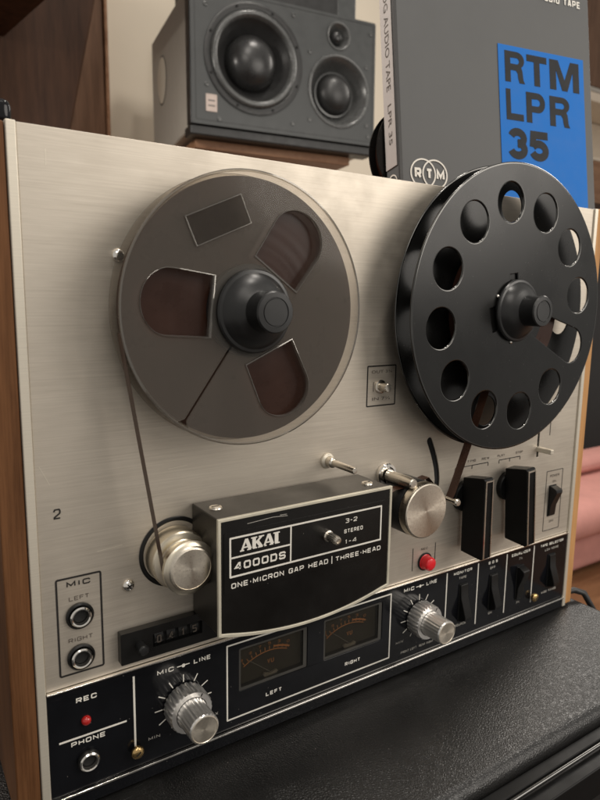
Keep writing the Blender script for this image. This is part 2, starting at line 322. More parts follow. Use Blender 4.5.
def tube(name, pts, r, mat, parent=None, n=12, smooth=40):
    bm = bmesh.new(); rings = []; P = [Vector(p) for p in pts]
    rr = r if isinstance(r, (list, tuple)) else [r] * len(P)
    for i, p in enumerate(P):
        t = (P[min(i + 1, len(P) - 1)] - P[max(i - 1, 0)]).normalized()
        a = t.cross(Vector((0, 0, 1)) if abs(t.z) < .9 else Vector((1, 0, 0))).normalized(); c = t.cross(a)
        rings.append([bm.verts.new(p + (a * cos(2 * pi * k / n) + c * sin(2 * pi * k / n)) * rr[i]) for k in range(n)])
    for a, c in zip(rings[:-1], rings[1:]):
        for k in range(n): bm.faces.new((a[k], a[(k + 1) % n], c[(k + 1) % n], c[k]))
    bm.faces.new(rings[0]); bm.faces.new(rings[-1]); return fin(bm, name, mat, parent, smooth=smooth)
def ribbon(name, pts, d0, d1, mat, parent=None, th=.00006):
    bm = bmesh.new(); L = []
    for i, (x, z) in enumerate(pts):
        a = pts[max(i - 1, 0)]; c = pts[min(i + 1, len(pts) - 1)]; l = hypot(c[0] - a[0], c[1] - a[1]) or 1; nx, nz = -(c[1] - a[1]) / l * th, (c[0] - a[0]) / l * th
        L.append([bm.verts.new((x + s * nx, -d, z + s * nz)) for s, d in ((1, d0), (1, d1), (-1, d1), (-1, d0))])
    for a, c in zip(L[:-1], L[1:]):
        for k in range(4): bm.faces.new((a[k], a[(k + 1) % 4], c[(k + 1) % 4], c[k]))
    bm.faces.new(L[0]); bm.faces.new(L[-1]); return fin(bm, name, mat, parent, smooth=40)
def soft_box(name, x0, x1, y0, y1, z0, z1, r, mat, parent=None, puff=0.):
    bm = bmesh.new(); bm_box(bm, x0, x1, y0, y1, z0, z1); bmesh.ops.bevel(bm, geom=list(bm.edges), offset=r, segments=5, profile=.5, affect='EDGES')
    return fin(bm, name, mat, parent, smooth=50)

# ================================================================== SETTING
FZ = -.45
bm = bmesh.new(); bm_box(bm, -1.2, 3.4, -1.4, 2.6, FZ - .02, FZ); floor = struct(fin(bm, 'floor', 'floor_wood'))
bm = bmesh.new(); bm_box(bm, -1.1, 1.05, -1.35, .30, FZ + .003, FZ + .012); rug = fin(bm, 'rug', 'brown_carpet'); tag(rug, 'dark brown rug on the floor in front of the leather bench', 'rug')
bm = bmesh.new(); bm_box(bm, -.3, 2.10, 1.30, 1.36, FZ, 1.5); struct(fin(bm, 'wall', 'wall_paint'))

# ================================================================== LEATHER BENCH (table under the deck)
bench = thing('leather_bench', 'black leather topped bench with chrome front rail under the tape deck', 'bench', (.1, .05, FZ))
soft_box('leather_top', -.62, .432, -.096, .36, -.045, -.0006, .007, 'leather', bench)
box('base', -.60, .425, -.088, .35, FZ + .001, -.0455, 'leather_edge', bench, bevel=.003)
tube('rail', [(-.64, -.1068, -.0085), (.46, -.1068, -.0085)], .0012, 'edge_polish', bench, 20); box('rail_base', -.64, .46, -.116, -.1045, -.030, -.0112, 'black_matte', bench, bevel=.001)
box('rail_channel', -.63, .44, -.1040, -.0965, -.030, -.009, 'black_matte', bench, bevel=.001)

# ================================================================== TAPE DECK
D = thing('tape_deck', 'silver and black reel to reel tape deck with wooden side panels', 'tape deck', (.204, .1, 0))
AX0, AX1 = .0042, .4040
box('cabinet_body', .0006, .4076, .0045, .205, .002, .3135, 'void', D, bevel=.001)
box('top_board', .0006, .4076, .0045, .206, .3137, .3158, 'walnut_side', D, bevel=.0006)
box('side_panel', -.0108, -.0003, -.0006, .212, .0015, .3162, 'walnut_side', D, bevel=.0009)
box('side_panel', .4083, .4166, -.0006, .212, .0015, .3172, 'walnut_lit', D, bevel=.0009)
box('edge_trim', 0, .0040, -.0014, .0044, .0008, .3168, 'trim_metal', D, bevel=.0005)
box('edge_trim', .4042, .4081, -.0014, .0044, .0008, .3168, 'trim_metal', D, bevel=.0005)
# front panel with the tension-arm slot cut through it
def slot_loop(path, w, n=8):
    L, Rr = [], []
    for i, p in enumerate(path):
        a = path[max(i - 1, 0)]; c = path[min(i + 1, len(path) - 1)]; l = hypot(c[0] - a[0], c[1] - a[1]); nx, nz = -(c[1] - a[1]) / l * w / 2, (c[0] - a[0]) / l * w / 2
        L.append((p[0] + nx, p[1] + nz)); Rr.append((p[0] - nx, p[1] - nz))
    t0 = atan2(path[0][1] - path[1][1], path[0][0] - path[1][0]); t1 = atan2(path[-1][1] - path[-2][1], path[-1][0] - path[-2][0])
    cap0 = [(path[0][0] + w / 2 * cos(t0 + pi / 2 - pi * i / n), path[0][1] + w / 2 * sin(t0 + pi / 2 - pi * i / n)) for i in range(1, n)]
    cap1 = [(path[-1][0] + w / 2 * cos(t1 + pi / 2 - pi * i / n), path[-1][1] + w / 2 * sin(t1 + pi / 2 - pi * i / n)) for i in range(1, n)]
    return L + cap1 + Rr[::-1] + cap0
arc = [(.2447, .1580), (.2466, .1540), (.2483, .1500), (.2500, .1455), (.2514, .1410), (.2525, .1365), (.2532, .1320), (.2533, .1270)]
slotA = slot_loop(arc, .0044)
slotB = slot_loop([(.3583, .1335), (.3583, .145), (.3583, .158)], .0022)
panel = plate('front_panel', [(AX0, .0652), (AX1, .0652), (AX1, .3165), (AX0, .3165)], [slotA, slotB], -.0010, 0, 'aluminium', D, bevel=.0004)
box('panel_backing', .0046, .4036, .0012, .0044, .0662, .3150, 'void', D, bevel=0)
# control panel (black) with two meter openings
MET = [(.1050, .1506, .0307, .0563), (.1628, .2087, .0306, .0566)]
plate('control_panel', [(AX0, .0098), (AX1, .0098), (AX1, .0640), (AX0, .0640)], [rrect(*m_, .0008) for m_ in MET], -.004, .0008, 'black_gloss', D, bevel=.0004)
box('upper_strip', AX0, AX1, -.0022, .003, .0642, .0650, 'chrome', D, bevel=.0002)
box('lower_strip', AX0, AX1, -.0026, .003, .0084, .0096, 'chrome', D, bevel=.0003)
box('plinth', AX0, AX1, -.0010, .003, .0006, .0082, 'black_gloss', D, bevel=.0006)
# printed writing and lines on the silver panel
Z = .00005
fp, PD = panel, .00005
mic = frame('printed_frame', .0105, .0316, .0706, .1194, .0009, PD, 'dark_print', fp, .0012)
text('MIC', .0209, .1158, .0027, .0108, PD, 'dark_print', fp, .035)
text('LEFT', .0209, .1085, .0021, .0092, PD, 'faint_print', fp, .0)
text('RIGHT', .0209, .0879, .0021, .0112, PD, 'faint_print', fp, .0)
text('2', .0129, .1505, .0048, .0032, PD, 'dark_print', fp, .0)
frame('printed_frame', .1906, .2134, .1844, .2092, .0008, PD, 'dark_print', fp, .0008)
text('OUT 3¾', .2020, .2053, .0019, .0160, PD, 'faint_print', fp, .01)
text('IN 7½', .2020, .1890, .0019, .0140, PD, 'faint_print', fp, .01)
bar('printed_line', .1958, .1935, .1958, .1992, .0004, PD, 'faint_print', fp)
frame('printed_frame', .3715, .3920, .0712, .1196, .0005, PD, 'dark_print', fp, .0006)
text('POWER', .3818, .1152, .0019, .0115, PD, 'faint_print', fp, .01)
text('ON', .3818, .1105, .0017, .0042, PD, 'faint_print', fp, .01)
text('OFF', .3818, .0782, .0017, .0056, PD, 'faint_print', fp, .01)
bar('printed_line', .2342, .0712, .2342, .0868, .0005, PD, 'dark_print', fp); bar('printed_line', .2547, .0712, .2547, .0868, .0005, PD, 'dark_print', fp)
text('REC', .2445, .0846, .0016, .0060, PD, 'faint_print', fp, .01)
for x0, x1 in ((.2700, .3030), (.3146, .3378)):
    bar('printed_line', x0, .1360, x1, .1360, .0006, PD, 'dark_print', fp)
    for xx in (x0, (x0 + x1) / 2, x1): bar('printed_line', xx, .1335, xx, .1356, .0006, PD, 'dark_print', fp)
for s, x in (('REW', .3000), ('PLAY', .3165), ('F.FWD', .2860), ('STOP', .3365)): text(s, x, .1392, .0017, .0078, PD, 'faint_print', fp, .01)
bar('printed_line', .3715, .1480, .3715, .1660, .0006, PD, 'dark_print', fp)
text('PAUSE', .3790, .1660, .0016, .0090, PD, 'faint_print', fp, .01)
for sx0, sz0, sx1, sz1 in ((.0063, .1732, .0103, .1644), (.0150, .3010, .0151, .3075), (.0300, .1290, .0420, .1298), (.0660, .1640, .0760, .1646), (.2300, .1720, .2345, .1700)): bar('scratch', sx0, sz0, sx1, sz1, .00022, PD, 'trim_metal', fp, th=.00003)
# writing on the black panel
CD = .00085; cp = D
cpn = [c for c in D.children if c.name.startswith('control_panel')][0]
WP = 'white_print'
text('REC', .0221, .0571, .0026, .0098, CD, WP, cpn, .035)
bar('printed_line', .0087, .0379, .0412, .0375, .0009, CD, WP, cpn)
text('PHONE', .0223, .0350, .0025, .0164, CD, WP, cpn, .03)
bar('printed_line', .0453, .0160, .0454, .0603, .0010, CD, WP, cpn)
for kx, kz, tz in ((.0719, .0365, .0577), (.2412, .0376, .0594)):
    text('MIC', kx - .0098, tz, .0025, .0090, CD, WP, cpn, .03); text('LINE', kx + .0108, tz + .0001, .0025, .0098, CD, WP, cpn, .03)
    bar('printed_line', kx - .0035, tz, kx + .0035, tz, .0005, CD, WP, cpn); plate('printed_dot', circ(kx, tz, .0010, 20), [], CD + PR + .0001, CD + 2 * PR + .0001, WP, cpn)
    for k in range(11):
        a = radians(240 - 30 * k); r0 = .0118; r1 = .0160 if 0 < k < 10 else .0142
        bar('tick_mark', kx + r0 * cos(a), kz + r0 * sin(a), kx + r1 * cos(a), kz + r1 * sin(a), .00055, CD, WP, cpn)
    text('MIN', kx - .0166, kz - .0137, .0017, .0062, CD, 'grey_print', cpn, .01); text('MAX', kx + .0166, kz - .0137, .0017, .0066, CD, 'grey_print', cpn, .01)
text('FRONT LEFT  REAR RIGHT', .2412, .0157, .0016, .0300, CD, 'grey_print', cpn, .01)
frame('printed_frame', .0970, .2162, .0153, .0607, .0009, CD, WP, cpn, .0006)
text('LEFT', .1275, .0229, .0024, .0108, CD, WP, cpn, .04); text('RIGHT', .1853, .0229, .0024, .0122, CD, WP, cpn, .04)
for x in (.2668, .2985, .3299, .3618): bar('printed_line', x, .0158, x, .0622, .0009, CD, WP, cpn)
for x, t, a_, z_, w_ in ((.2827, 'MONITOR', 'TAPE', 'SOURCE', .0185), (.3143, 'S.O.S', 'OFF', 'ON', .0100), (.3461, 'EQUALIZER', '7½', '3¾', .0215), (.3842, 'TAPE SELECTOR', 'LOW NOISE', 'WIDE RANGE', .0290)):
    text(t, x, .0598, .0021, w_, CD, WP, cpn, .04)
    text(a_, x, .0555, .0018, .0019 * len(a_), CD, 'grey_print', cpn, .03); text(z_, x, .0201, .0018, .0019 * len(z_), CD, 'grey_print', cpn, .03)
# jacks
def jack(cx, cz, d, rim, ring):
    j = lathe('jack', [(rim, d), (rim, d + .0012), (rim - .0006, d + .0018), (ring + .0006, d + .0018), (ring + .0004, d + .0004), (0.0001, d + .0004)], cx, cz, 'black_plastic', D, 40)
    lathe('jack_ring', [(ring, d + .0006), (ring, d + .0026), (ring - .0006, d + .0032), (ring - .0012, d + .0030), (ring - .0016, d + .0018), (ring - .0018, d - .0020)], cx, cz, 'chrome', j, 40)
    lathe('jack_hole', [(ring - .0019, d + .0009), (0, d + .0008)], cx, cz, 'void', j, 32)
jack(.0208, .0996, .0001, .0064, .0049); jack(.0206, .0788, .0001, .0064, .0049); jack(.0219, .0244, .0009, .0054, .0048)
def screw(cx, cz, d, r, mat='chrome', parent=D, ang=.6, name='screw'):
    s = lathe(name, [(r, d), (r, d + r * .12), (r * .92, d + r * .34), (r * .7, d + r * .55), (r * .4, d + r * .66), (0, d + r * .70)], cx, cz, mat, parent, 28, smooth=50)
    for a in (ang, ang + pi / 2):
        bar('screw_slot', cx - r * .45 * cos(a), cz - r * .45 * sin(a), cx + r * .45 * cos(a), cz + r * .45 * sin(a), r * .22, d + r * (.60 if a == ang else .605), 'void', s, th=r * .13)
screw(.0443, .1087, .0001, .0031); screw(.0443, .2658, .0001, .0031)
# record lamp, thumb screws, record button
lathe('record_lamp', [(.0023, .0009), (.0023, .0018), (.0018, .0028), (.0008, .0033), (0, .0034)], .0215, .0457, 'red_lamp', D, 28, smooth=60)
for x, z in ((.0454, .0201), (.3632, .0206)):
    k = lathe('brass_stud', [(.0014, .0010), (.0014, .0022), (.0030, .0026), (.0034, .0036), (.0030, .0048), (.0020, .0054), (0, .0056)], x, z, 'brass', D, 32, smooth=50)
    bar('screw_slot', x - .0012, z - .0008, x + .0012, z + .0008, .0006, .0055, 'void', k, th=.0002)
lathe('record_button', [(.0052, .0001), (.0052, .0010), (.0048, .0012), (.0046, .0052), (.0043, .0062), (.0034, .0068), (.0018, .0071), (0, .0072)], .2452, .0755, 'red_button', D, 44, smooth=40)
lathe('record_collar', [(.0062, .0001), (.0062, .0007), (.0053, .0009)], .2452, .0755, 'black_plastic', D, 44)
# speed push button
lathe('speed_button', [(.0042, .0001), (.0042, .0008), (.0036, .0011), (.0026, .0012), (.0026, .0072), (.0022, .0078), (0, .0080)], .2010, .1962, 'satin_steel', D, 36)
# tape counter
cb = plate('tape_counter', rrect(.0383, .0900, .0700, .0862, .0006), [rrect(.0545, .0812, .0750, .0820, .0004)], .0002, .0046, 'black_plastic', D, bevel=.0004)
box('counter_window', .0545, .0812, -.0018, -.0004, .0750, .0820, 'void', cb, bevel=0)
for i in range(4):
    x = .0579 + .0064 * i; lathe_ = bmesh.new()
    for k in range(10):
        pass
    vs0 = []; vs1 = []
    for k in range(13):
        a = -pi / 2 + pi * k / 12; vs0.append(lathe_.verts.new((x - .0023, -.0018 - .0022 * cos(a), .0785 + .0042 * sin(a)))); vs1.append(lathe_.verts.new((x + .0023, -.0018 - .0022 * cos(a), .0785 + .0042 * sin(a))))
    for k in range(12): lathe_.faces.new((vs0[k], vs0[k + 1], vs1[k + 1], vs1[k]))
    w = fin(lathe_, 'counter_wheel', 'black_plastic', cb, smooth=60)
    text('0415'[i], x, .0785, .0040, .0025, .0041, 'faint_print', w, .01, name='digit')
lathe('reset_button', [(.0022, .0046), (.0022, .0085), (.0026, .0090), (.0026, .0104), (.0020, .0112), (0, .0114)], .0478, .0782, 'cap_rubber', D, 32)
# tape guide roller
gx, gz = .0674, .1204
gr = lathe('guide_roller', [(.0140, .0006), (.0146, .0016), (.0146, .0110), (.0140, .0120), (.0112, .0128), (.0108, .0134), (.0108, .0184), (.0114, .0190), (.0128, .0192), (.0133, .0198), (.0133, .0218), (.0126, .0225), (.0112, .0230)], gx, gz, 'gold_metal', D, 72, smooth=28)
lathe('roller_face', [(.0112, .0230), (.0106, .0238), (.0098, .0241), (.0097, .0238), (0, .0238)], gx, gz, 'spun', gr, 64, smooth=25)
lathe('roller_seal', [(.0182, .0001), (.0182, .0006), (.0176, .0009), (.0166, .0009), (.0160, .0004)], gx + .0008, gz + .0006, 'black_plastic', gr, 64)
lathe('roller_base', [(.0160, .0002), (.0160, .0004), (.0001, .0004)], gx + .0008, gz + .0006, 'aluminium', gr, 64)
# capstan and guide post
cpst = lathe('capstan', [(.0034, .0001), (.0034, .0200), (.0030, .0236), (.0030, .0250), (.0024, .0257), (0, .0258)], .2075, .1412, 'satin_steel', D, 40)
lathe('capstan_collar', [(.0072, .0001), (.0072, .0022), (.0066, .0030), (.0052, .0030), (.0050, .0012), (.0040, .0012), (.0040, .0044), (.0035, .0044)], .2075, .1412, 'chrome', cpst, 44)
pst = lathe('guide_post', [(.0030, .0001), (.0030, .0060), (.0026, .0066), (.0019, .0070), (.0019, .0255), (.0015, .0262), (0, .0263)], .1627, .1556, 'satin_steel', D, 32)
lathe('post_collar', [(.0046, .0001), (.0044, .0012), (.0034, .0020), (.0031, .0022)], .1627, .1556, 'trim_metal', pst, 32)
# pinch roller
px, pz = .2168, .1236
pr = lathe('pinch_roller', [(.0100, .0015), (.0168, .0030), (.0172, .0044), (.0172, .0200), (.0168, .0212), (.0150, .0216)], px, pz, 'rubber', D, 72, smooth=30)
lathe('roller_cap', [(.0166, .0216), (.0171, .0222), (.0171, .0262), (.0166, .0274), (.0160, .0279), (0, .0279)], px, pz, 'spun', pr, 72, smooth=25)
plate('roller_arm', rrect(px - .012, px + .030, pz - .010, pz + .006, .005), [], .0004, .0016, 'black_matte', pr, bevel=.0004)
# tension arm pin in the slot, wire lever
tp = lathe('tension_pin', [(.0015, -.003), (.0015, .0245), (.0021, .0255), (.0024, .0275), (.0018, .0285), (0, .0286)], .2432, .1244, 'satin_steel', D, 28)
tube('wire_lever', [(.2560, .1345, -.0035), (.2588, .1415, -.0040), (.2620, .1500, -.0048)], [.0011, .0010, .0008], 'satin_steel', D, 10)
plate('small_lever', [(.3565, .1370), (.3601, .1370), (.3601, .1407), (.3565, .1407)], [], -.003, .0125, 'trim_metal', D, bevel=.0006)
# play / wind handles
def handle(x0, x1, zt, zb, tilt, name='transport_handle'):
    cx, cz = (x0 + x1) / 2, (zt + zb) / 2
    prof = [(.0040, zb + .0008), (.0215, zb - .0002), (.0225, zb + .0012), (.0225, zt + .0018), (.0213, zt + .0030), (.0040, zt)]
    bm = bmesh.new(); A = [bm.verts.new((x0, -d, z)) for d, z in prof]; B = [bm.verts.new((x1, -d, z)) for d, z in prof]
    bm.faces.new(A); bm.faces.new(B[::-1])
    for i in range(len(prof)): bm.faces.new((A[i], A[(i + 1) % 6], B[(i + 1) % 6], B[i]))
    T = Matrix.Translation((cx, 0, cz)) @ Matrix.Rotation(tilt, 4, 'Y') @ Matrix.Translation((-cx, 0, -cz)); bmesh.ops.transform(bm, matrix=T, verts=bm.verts)
    h = fin(bm, name, 'black_matte', D, bevel=.0006)
    for s in (x0 + .0012, x1 - .0012):
        bm = bmesh.new(); bm_box(bm, s - .0004, s + .0004, -.0233, -.0220, zb + .0012, zt + .0016); bmesh.ops.transform(bm, matrix=T, verts=bm.verts); fin(bm, 'silver_line', 'satin_steel', h)
    bm = bmesh.new(); bm_box(bm, x0 + .0014, x1 - .0014, -.0231, -.0226, zt + .0004, zt + .0014); bmesh.ops.transform(bm, matrix=T, verts=bm.verts); fin(bm, 'silver_line', 'satin_steel', h)
    lathe('handle_boss', [(.0105, .0001), (.0105, .0030), (.0098, .0038), (0, .0038)], cx, cz + .012, 'black_matte', h, 40)
handle(.2744, .2832, .1305, .0772, radians(-1.5)); handle(.3190, .3286, .1312, .0772, radians(-4.6))
# rocker switches
def rocker(x, zb, zt, up, d, w=.0072, mat='black_plastic'):
    zc = (zb + zt) / 2; h = (zt - zb)
    base = plate('switch_well', rrect(x - w / 2 - .0006, x + w / 2 + .0006, zb - .0006, zt + .0006, .0005), [], d, d + .0003, 'void', D)
    prof = [(d + .0003, zb), (d + .0014, zb), (d + .0022, zb + h * .36), (d + .0066, zt - h * .18), (d + .0062, zt - h * .08), (d + .0016, zt), (d + .0003, zt)]
    if not up: prof = [(a, zb + zt - z) for a, z in prof]
    bm = bmesh.new(); A = [bm.verts.new((x - w / 2, -a, z)) for a, z in prof]; B = [bm.verts.new((x + w / 2, -a, z)) for a, z in prof]
    bm.faces.new(A); bm.faces.new(B[::-1]); n = len(prof)
    for i in range(n): bm.faces.new((A[i], A[(i + 1) % n], B[(i + 1) % n], B[i]))
    fin(bm, 'rocker_switch', mat, D, bevel=.0005)
rocker(.2838, .0232, .0505, False, .0009); rocker(.3156, .0232, .0502, False, .0009); rocker(.3462, .0232, .0495, True, .0009); rocker(.3848, .0240, .0505, False, .0009)
rocker(.3800, .0835, .1072, True, .0001, .0078)
# level knobs (two stacked fluted cylinders)
def knob(cx, cz, d):
    fl = lambda i, per: (-.00034 if (i % per) < per // 2 else 0)
    b_ = lathe('level_knob', [(.0108, d), (.0117, d + .0008), (.0117, d + .0094), (.0110, d + .0104), (.0086, d + .0105)], cx, cz, 'knob_metal', D, 168, mod=lambda k, i, t: fl(i, 6) if 1 <= k <= 2 else 0, smooth=40)
    lathe('inner_knob', [(.0084, d + .0100), (.0081, d + .0118), (.0079, d + .0240), (.0079, d + .0248), (.0074, d + .0256)], cx, cz, 'knob_metal', b_, 144, mod=lambda k, i, t: fl(i, 6) * .8 if 1 <= k <= 2 else 0, smooth=40)
    lathe('knob_face', [(.0074, d + .0256), (.0068, d + .0258), (.0066, d + .0255), (0, d + .0255)], cx, cz, 'spun', b_, 72, smooth=25)
    bar('pointer_line', cx + .0090 * cos(1.0), cz + .0090 * sin(1.0), cx + .0108 * cos(1.0), cz + .0108 * sin(1.0), .0006, d + .0105, 'dark_print', b_)
knob(.0719, .0365, .0012); knob(.2412, .0376, .0012)
# meters
for x0, x1, z0, z1 in MET:
    cx = (x0 + x1) / 2; w = x1 - x0; dd = -.0036
    mt = box('level_meter', x0 - .001, x1 + .001, .0037, .0046, z0 - .001, z1 + .001, 'meter_face', D, bevel=0)
    plate('meter_rim', rrect(x0, x1, z0, z1, .0008), [rrect(x0 + .0012, x1 - .0026, z0 + .0016, z1 - .0012, .0006)], -.0030, .0003, 'meter_rim', mt, bevel=.0002)
    pz0 = z0 - .014; px0 = cx - .001
    def arcs(r, a0, a1, wd, nm, mat='orange_print', dd2=dd):
        n = 22; A = [(px0 + (r + wd / 2) * cos(radians(a0 + (a1 - a0) * i / n)), pz0 + (r + wd / 2) * sin(radians(a0 + (a1 - a0) * i / n))) for i in range(n + 1)]
        B = [(px0 + (r - wd / 2) * cos(radians(a0 + (a1 - a0) * i / n)), pz0 + (r - wd / 2) * sin(radians(a0 + (a1 - a0) * i / n))) for i in range(n + 1)]
        plate(nm, A + B[::-1], [], dd2, dd2 + PR, mat, mt)
    arcs(.0300, 124, 66, .00050, 'scale_arc'); arcs(.0318, 84, 64, .0010, 'scale_arc')
    for k in range(11):
        a = radians(122 - 5.4 * k); bar('scale_mark', px0 + .0306 * cos(a), pz0 + .0306 * sin(a), px0 + .0327 * cos(a), pz0 + .0327 * sin(a), .0004, dd, 'orange_print', mt)
        if k % 2 == 0: text(str((20, 10, 7, 5, 3, 0)[k // 2]), px0 + .0345 * cos(a), pz0 + .0345 * sin(a), .0016, .0018, dd, 'orange_print', mt, .0, name='scale_number')
    text('VU', cx, z0 + .0095, .0028, .0044, dd, 'orange_print', mt, .0)
    tube('needle', [(px0, .0020, z0 + .0035), (x0 + .0075, .0020, z0 + .0150)], .00022, 'grey_print', mt, 6)
    plate('meter_pivot', [(px0 - .0050, z0 + .0030), (px0 - .0042, z0 + .0016), (px0 + .0042, z0 + .0016), (px0 + .0050, z0 + .0030), (px0 + .0038, z0 + .0040), (px0, z0 + .0028), (px0 - .0038, z0 + .0040)], [], -.003, -.0015, 'trim_metal', mt, bevel=.0002)
    box('meter_glass', x0 + .0012, x1 - .0026, -.0000, .0004, z0 + .0016, z1 - .0012, 'meter_glass', mt, bevel=0)
# ---- head cover
HX0, HX1, HT, HB, HM, HD = .0776, .1858, .1450, .0858, .0783, .0310
def cover_outline(i):
    pts = [(HX0 + i, HT - i), (HX0 + i, HB + i * .8)]
    for k in range(1, 24):
        t = k / 24; x = HX0 + i + (HX1 - HX0 - 2 * i) * t; pts.append((x, HB + i - (HB - HM) * (1 - (2 * t - 1) ** 2)))
    return pts + [(HX1 - i, HB + i * .8), (HX1 - i, HT - i)]
hc = plate('head_cover', cover_outline(.0004), [], .0006, HD - .0016, 'cover_shell', D, bevel=.0007)
plate('cover_trim', cover_outline(0), [cover_outline(.0016)], HD - .0016, HD + .0002, 'cover_trim', hc, bevel=.0003)
plate('cover_face', cover_outline(.0017), [], HD - .0016, HD - .0004, 'cover_face', hc)
fd = HD - .0003
plate('label_plate', rrect(.0808, .1818, .1067, .1375, .0006), [], fd - .0001, fd + .0002, 'cover_face', hc, bevel=.0001)
ld = fd + .00025
frame('printed_frame', .0836, .1786, .1146, .1350, .0009, ld, WP, hc, .0004)
bar('printed_line', .1184, .1156, .1184, .1341, .0008, ld, WP, hc); bar('printed_line', .0846, .1246, .1179, .1246, .0008, ld, WP, hc)
LA = ([(0, 0), (0, .1), (.07, .1), (.40, 1), (.62, 1), (.93, .1), (1, .1), (1, 0), (.56, 0), (.56, .1), (.65, .1), (.605, .24), (.285, .24), (.235, .1), (.32, .1), (.32, 0)], [[(.325, .35), (.565, .35), (.447, .70)]])
LK = ([(0, 0), (0, .1), (.09, .1), (.09, .9), (0, .9), (0, 1), (.45, 1), (.45, .9), (.36, .9), (.36, .58), (.66, .9), (.57, .9), (.57, 1), (.98, 1), (.98, .9), (.86, .9), (.60, .62), (.90, .1), (1, .1), (1, 0), (.52, 0), (.52, .1), (.60, .1), (.41, .44), (.36, .38), (.36, .1), (.45, .1), (.45, 0)], [])
LI = ([(0, 0), (0, .1), (.13, .1), (.13, .9), (0, .9), (0, 1), (.6, 1), (.6, .9), (.47, .9), (.47, .1), (.6, .1), (.6, 0)], [])
x = .0893
for (o_, h_), wd in ((LA, .0070), (LK, .0074), (LA, .0070), (LI, .0062)):
    sc = lambda p: (x + p[0] * wd, .1269 + p[1] * .0060)
    plate('logo_letter', [sc(p) for p in o_], [[sc(p) for p in h] for h in h_], ld, ld + PR, WP, hc); x += wd * (1.0 if wd != .0062 else .6) - .0009
text('4000DS', .1008, .1199, .0040, .0290, ld, WP, hc, .03)
text('3–2', .1571, .1305, .0024, .0080, ld, WP, hc, .01); text('STEREO', .1588, .1247, .0022, .0128, ld, WP, hc, .02); text('1–4', .1571, .1187, .0024, .0080, ld, WP, hc, .01)
text('ONE•MICRON GAP HEAD', .1133, .1104, .0027, .0575, ld, WP, hc, .02); bar('printed_line', .1446, .1083, .1446, .1125, .0005, ld, WP, hc); text('THREE•HEAD', .1627, .1103, .0026, .0315, ld, WP, hc, .02)
sk = lathe('track_switch', [(.0030, ld), (.0030, ld + .0015), (.0024, ld + .0020), (.0024, ld + .0088), (.0020, ld + .0096), (.0012, ld + .0097), (.0011, ld + .0092), (0, ld + .0092)], .1412, .1249, 'satin_steel', hc, 60, mod=lambda k, i, t: (-.00018 if i % 4 < 2 else 0) if 2 <= k <= 3 else 0, smooth=24)
# screws on top of the cover
def top_screw(x, y):
    bm = bmesh.new(); n = 24; r = .0034; z0 = HT - .0004
    for rr, za, zb in ((r, z0, z0 + .0007), (r * .7, z0 + .0007, z0 + .0010)):
        A = [bm.verts.new((x + rr * cos(2 * pi * i / n), y + rr * sin(2 * pi * i / n), za)) for i in range(n)]; B = [bm.verts.new((x + rr * .9 * cos(2 * pi * i / n), y + rr * .9 * sin(2 * pi * i / n), zb)) for i in range(n)]
        for i in range(n): bm.faces.new((A[i], A[(i + 1) % n], B[(i + 1) % n], B[i]))
        bm.faces.new(B)
    s = fin(bm, 'cover_screw', 'satin_steel', hc, smooth=40); box('screw_slot', x - .002, x + .002, y - .0003, y + .0003, z0 + .0009, z0 + .0011, 'void', s, bevel=0)
top_screw(.0850, -.0135); top_screw(.1770, -.0195)
# scratches on the cover face
for (a0, b0, a1, b1) in ((.0935, .1402, .1080, .1409), (.1080, .1409, .1165, .1401), (.1120, .1412, .1160, .1410)):
    bar('scratch', a0, b0, a1, b1, .00025, fd - .00005, 'grey_print', hc, th=.00003)
# power cable behind the right side
tube('power_cable', [(.4175, .008, .006), (.428, .004, .007), (.436, .000, .004), (.442, -.006, -.010), (.446, -.010, -.04), (.448, -.012, -.10), (.45, .02, FZ + .01)], .0026, 'cable_black', D, 10)

# ================================================================== REELS
DB0, DB1, DF0, DF1 = .0118, .0130, .0248, .0260
T0, T1 = .0152, .0215
# left: clear 5 inch reel
LX, LZ, LR = .0990, .2416, .0635
rl = thing('tape_reel', 'clear plastic reel full of dark brown tape on the left spindle', 'tape reel', (LX, -DB0, LZ), 'reels on the deck')
def loc2(u, v, a): return (LX + u * cos(a) - v * sin(a), LZ + u * sin(a) + v * cos(a))
def window(a, du=0.):
    pts = [(.0215, -.0138), (.0415, -.0146)]
    for k in range(1, 16):
        t = -pi / 2 + pi * k / 16; pts.append((.0415 + .0132 * cos(t), .0146 * sin(t)))
    pts += [(.0415, .0146), (.0215, .0138)]
    return [loc2(u, v, a) for u, v in pts]
WA = [radians(a) for a in (174.5, 54.5, 294.5)]
def outer_notch(a, w, r_in, flare):
    n = 160; out = []; da = w / LR + flare
    for i in range(n + 1):
        t = a + da + (2 * pi - 2 * da) * i / n; out.append((LX + LR * cos(t), LZ + LR * sin(t)))
    rm = LR - .0040
    out += [loc2(rm, -w, a), loc2(r_in, -w, a), loc2(r_in, w, a), loc2(rm, w, a)]
    return out
SA = radians(234.6)
hub_hole = circ(LX, LZ, .0170, 60)
ff = plate('front_flange', outer_notch(SA, .00055, .0195, .05), [window(a) for a in WA] + [hub_hole], DF0, DF1, 'clear_plastic', rl, bevel=.0004)
plate('back_flange', circ(LX, LZ, LR, 160), [window(a) for a in WA] + [hub_hole], DB0, DB1, 'clear_plastic', rl, bevel=.0004)
lathe('rim_bead', [(LR - .0012, DF1), (LR - .0007, DF1 + .0005), (LR, DF1 + .0003), (LR + .0002, DF1 - .0004), (LR, DF1 - .0008)], LX, LZ, 'clear_polish', ff, 160)
